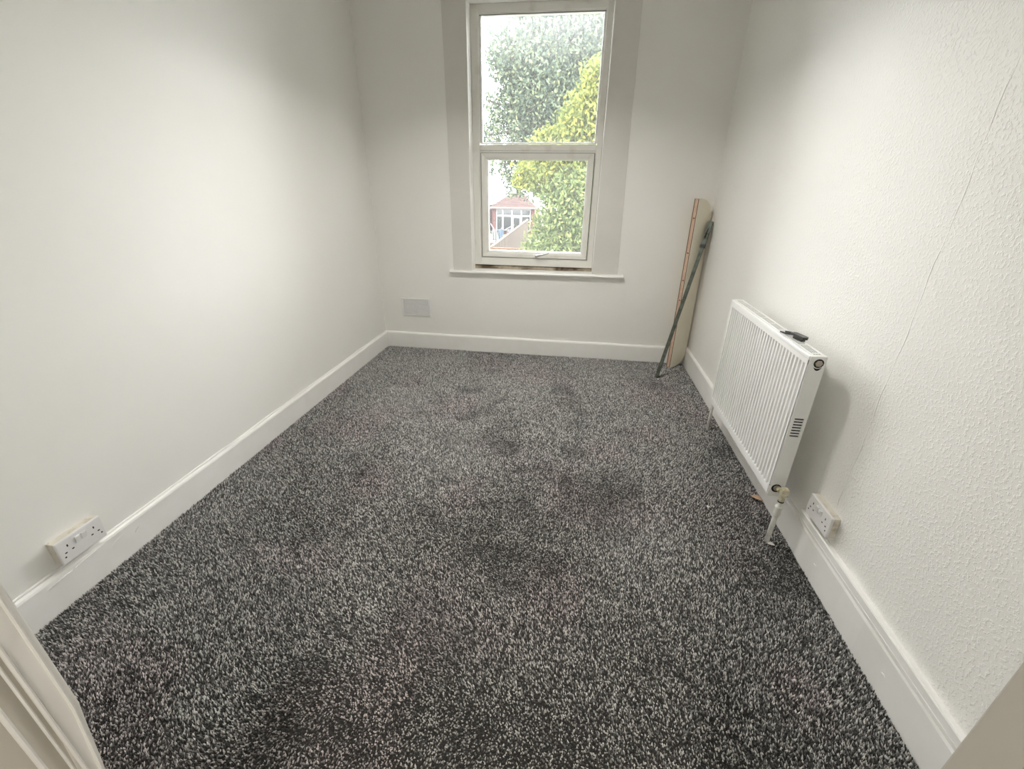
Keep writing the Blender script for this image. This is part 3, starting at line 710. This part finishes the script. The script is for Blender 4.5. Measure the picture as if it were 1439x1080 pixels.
# rotary clothes line with washing
cl = thing('clothes_airer', (-4.6, 26, GZ), 'white rotary clothes line hung with blue and white washing', 'clothes line')
MB().tube([(0, 0, 0), (0, 0, 1.75)], .03, 8).build('pole', M_wh, cl)
for a in range(4):
    q = a*math.pi/2 + .5
    MB().tube([(0, 0, 1.3), (1.1*math.cos(q), 1.1*math.sin(q), 1.8)], .02, 6).build('arm', M_wh, cl)
M_blue = mat('blue_cloth', (.06, .09, .125), .9); M_wc = mat('white_cloth', (0.11, 0.11, 0.112), .9)
for i, (x, w, h_, m) in enumerate(((-.75, .35, .7, M_wc), (-.35, .2, .55, M_blue), (.0, .28, .6, M_wc), (.35, .3, .7, M_blue), (.8, .25, .6, M_wc))):
    n = 6; vs_ = []
    for j in range(n + 1):
        for z in (1.62, 1.62 - h_*.5, 1.62 - h_): vs_.append((x - w/2 + w*j/n, -.65 + .25*x + .03*math.sin(j*2.1 + z*3), z))
    fs = [(j*3+k, j*3+k+1, j*3+k+4, j*3+k+3) for j in range(n) for k in range(2)]
    o = MB().add(vs_, fs).build('garment', m, None); o.location = (-4.6, 26, GZ)
    md = o.modifiers.new('thick', 'SOLIDIFY'); md.thickness = .01
    tag(o, ('white shirt at the left end of the rotary line', 'small blue cloth beside the leftmost white shirt', 'white cloth hanging between the two blue cloths',
            'largest blue towel on the rotary line', 'narrow white cloth at the right end of the rotary line')[i], 'laundry', 'washing on the rotary line')
po = thing('lamp_post', (-9.15, 49, GZ), 'tall thin grey street lamp post above the brick house', 'lamp post')
MB().tube([(0, 0, 0), (0, 0, 3), (0, 0, 7.2)], [.09, .075, .05], 10).build('pole', mat('grey_post', (0.02, 0.022, 0.026), .5), po)
MB().tube([(0, 0, 7.2), (.25, 0, 7.5), (.9, 0, 7.6)], .04, 8).build('arm', mat('grey_arm', (0.02, 0.022, 0.026), .5), po)
MB().box((.8, -.12, 7.52), (1.4, .12, 7.64)).build('lantern', mat('grey_lantern', (.08, .08, .08), .5), po, bevel=.03)

def leaf_mat(name, c1, c2, c3):
    m = bpy.data.materials.new(name); m.use_nodes = True; t = m.node_tree; t.nodes.clear()
    out = t.nodes.new('ShaderNodeOutputMaterial'); d = t.nodes.new('ShaderNodeBsdfDiffuse'); tl = t.nodes.new('ShaderNodeBsdfTranslucent'); mx = t.nodes.new('ShaderNodeMixShader')
    vc = t.nodes.new('ShaderNodeVertexColor'); vc.layer_name = 'leaf'
    r = t.nodes.new('ShaderNodeValToRGB'); r.color_ramp.elements[0].color = (*c1, 1); r.color_ramp.elements[0].position = 0
    r.color_ramp.elements[1].color = (*c3, 1); r.color_ramp.elements[1].position = 1
    e = r.color_ramp.elements.new(.5); e.color = (*c2, 1)
    t.links.new(vc.outputs['Color'], r.inputs[0]); t.links.new(r.outputs[0], d.inputs[0]); t.links.new(r.outputs[0], tl.inputs[0])
    mx.inputs[0].default_value = .35
    t.links.new(d.outputs[0], mx.inputs[1]); t.links.new(tl.outputs[0], mx.inputs[2]); t.links.new(mx.outputs[0], out.inputs[0])
    return m
def tree(name, label, cat, base, blobs, n, size, m, trunk_r, group=None, seed=1, loose=.10):
    r = np.random.default_rng(seed); base = np.array(base, float)
    T = thing(name, tuple(base), label, cat, group)
    vol = np.array([b[3]**2.3 for b in blobs]); pick = r.choice(len(blobs), n, p=vol/vol.sum()); B_ = np.array(blobs)[pick]
    # leaves sit in clumps on each bough
    d = r.normal(size=(n, 3)); d /= np.linalg.norm(d, axis=1)[:, None]
    ncl = max(40, n//28); cd = r.normal(size=(ncl, 3)); cd /= np.linalg.norm(cd, axis=1)[:, None]; cr_ = r.uniform(.55, 1.0, ncl)
    ci = r.integers(0, ncl, n); pos = cd[ci]*cr_[ci][:, None] + r.normal(0, loose, (n, 3))
    P_ = B_[:, :3] + pos*B_[:, 3:4] - base
    ax = r.normal(size=(n, 3)); ax[:, 2] -= .6; ax /= np.linalg.norm(ax, axis=1)[:, None]
    sd = np.cross(ax, d); sd /= (np.linalg.norm(sd, axis=1)[:, None] + 1e-6)
    s = size*r.uniform(.6, 1.3, n)[:, None]
    V = np.stack([P_ - ax*s, P_ + sd*s*.42, P_ + ax*s, P_ - sd*s*.42], 1)
    me = bpy.data.meshes.new('foliage'); me.vertices.add(n*4); me.vertices.foreach_set('co', V.reshape(-1).astype(np.float32))
    me.loops.add(n*4); me.loops.foreach_set('vertex_index', np.arange(n*4, dtype=np.int32))
    me.polygons.add(n); me.polygons.foreach_set('loop_start', (np.arange(n)*4).astype(np.int32)); me.update(calc_edges=True)
    g_ = np.clip(r.normal(.45, .24, n) + .15*np.sin(cd[ci][:, 0]*9 + B_[:, 0]*3), 0, 1)
    C = np.repeat(np.stack([g_, g_, g_, np.ones(n)], 1), 4, axis=0)
    at = me.color_attributes.new('leaf', 'FLOAT_COLOR', 'POINT'); at.data.foreach_set('color', C.reshape(-1).astype(np.float32))
    me.materials.append(m); o = bpy.data.objects.new('foliage', me); COL.objects.link(o); o.parent = T; o['kind'] = 'stuff'
    cz = max(b[2] for b in blobs)*.6 + base[2]*.4 - base[2]
    MB().tube([(0, 0, 0), (.05, 0, cz*.5), (-.05, .05, cz)], [trunk_r, trunk_r*.8, trunk_r*.45], 9).build('trunk', M_trunk, T)
    br_ = MB()
    for bx, by, bz, brr in blobs:
        e = Vector((bx, by, bz)) - Vector(base); s0 = Vector((0, 0, cz*r.uniform(.35, .95)))
        mid = (s0 + e)*.5 + Vector((0, 0, .2)); br_.tube([s0, mid, e], [trunk_r*.4, trunk_r*.25, trunk_r*.1], 6)
    bo = br_.build('branches', M_trunk, T); bo['kind'] = 'stuff'
    return T
LM_blue = leaf_mat('blue_green_leaf', (.028, .044, .036), (.075, .100, .070), (.18, .205, .105))
LM_yel = leaf_mat('yellow_green_leaf', (.040, .055, .020), (.105, .125, .034), (.22, .205, .04))
LM_mid = leaf_mat('mid_green_leaf', (.034, .052, .024), (.085, .112, .044), (.18, .20, .07))
big = []
def at(px_, py_, D):
    """world position seen along a given slope from the window"""
    v_ = rt2*((px_ - 719.5)/608.36) + dn2*((py_ - 540)/608.36) + fw
    k_ = D/v_.y
    return Vector((0, 0, CAM_H)) + v_*k_
for (u, v_, D, r_) in ((712, 68, 17.5, .85), (722, 100, 18, .75), (745, 75, 19, 1.25), (785, 62, 18.5, 1.3), (825, 70, 19, 1.3), (705, 72, 18, .55), (752, 118, 18, 1.25),
                       (790, 110, 19, 1.4), (835, 110, 19, 1.5), (702, 98, 17.5, .45), (738, 155, 18.5, 1.15), (775, 160, 19, 1.3), (815, 155, 18.5, 1.3), (708, 150, 18, .65),
                       (682, 140, 17.5, .28), (686, 190, 17.5, .50), (715, 185, 18, .95), (750, 200, 18.5, 1.2), (790, 200, 19, 1.2), (700, 230, 17.5, .50), (728, 240, 18, .75),
                       (720, 262, 17.8, .42), (755, 245, 18, 1.0), (860, 90, 19.5, 1.6), (880, 150, 19.5, 1.6), (870, 210, 19.5, 1.5), (905, 110, 20, 1.5), (768, 42, 19, .9), (812, 40, 19, .9), (845, 45, 19.5, 1.0), (722, 40, 18.5, .6), (745, 22, 19, .9), (785, 12, 19, 1.1), (825, 12, 19, 1.1), (860, 20, 19.5, 1.2), (760, -5, 19, .7), (805, -15, 19, 1.0)):
    p = at(u, v_, D); big.append((p.x, p.y, p.z, r_))
tree('tall_tree', 'tall blue-green tree filling the upper window pane', 'tree', (-.4, 18.8, GZ), big, 95000, .075, LM_blue, .28, 'trees outside the window', 3)
bl_ = [(p.x, p.y, p.z, r_) for p, r_ in ((at(u, v_, D), r_) for (u, v_, D, r_) in ((838, 105, 11, .30), (835, 140, 11, .45), (828, 165, 11, .55), (848, 170, 11, .6), (805, 190, 11, .42),
      (782, 200, 11.2, .40), (762, 205, 11.3, .32), (840, 200, 11, .6), (812, 215, 11, .6), (775, 235, 11, .55), (748, 240, 11.5, .38), (735, 250, 11.7, .28), (850, 240, 11, .8), (870, 180, 11.2, .8)))]
tree('yellow_leaved_tree', 'yellow-green leafy tree nearest the window on the right', 'tree', (.75, 11.3, GZ), bl_, 20000, .062, LM_yel, .12, 'trees outside the window', 5, .17)
bl_ = [(p.x, p.y, p.z, r_) for p, r_ in ((at(u, v_, D), r_) for (u, v_, D, r_) in ((815, 265, 10.5, .55), (785, 275, 10.7, .45), (840, 270, 10.5, .6), (800, 300, 10.5, .6), (770, 315, 10.8, .40),
      (830, 320, 10.5, .7), (760, 340, 11, .42), (790, 345, 10.6, .6), (748, 352, 11.2, .30), (820, 365, 10.5, .7), (768, 368, 10.8, .5), (742, 368, 11.3, .38), (855, 330, 10.5, .8), (790, 395, 10.5, .9), (757, 262, 11.2, .22)))]
tree('garden_shrub', 'dense mid-green climbing shrub below the yellow-leaved tree', 'shrub', (.1, 10.7, GZ), bl_, 26000, .052, LM_mid, .10, 'trees outside the window', 8, .14)
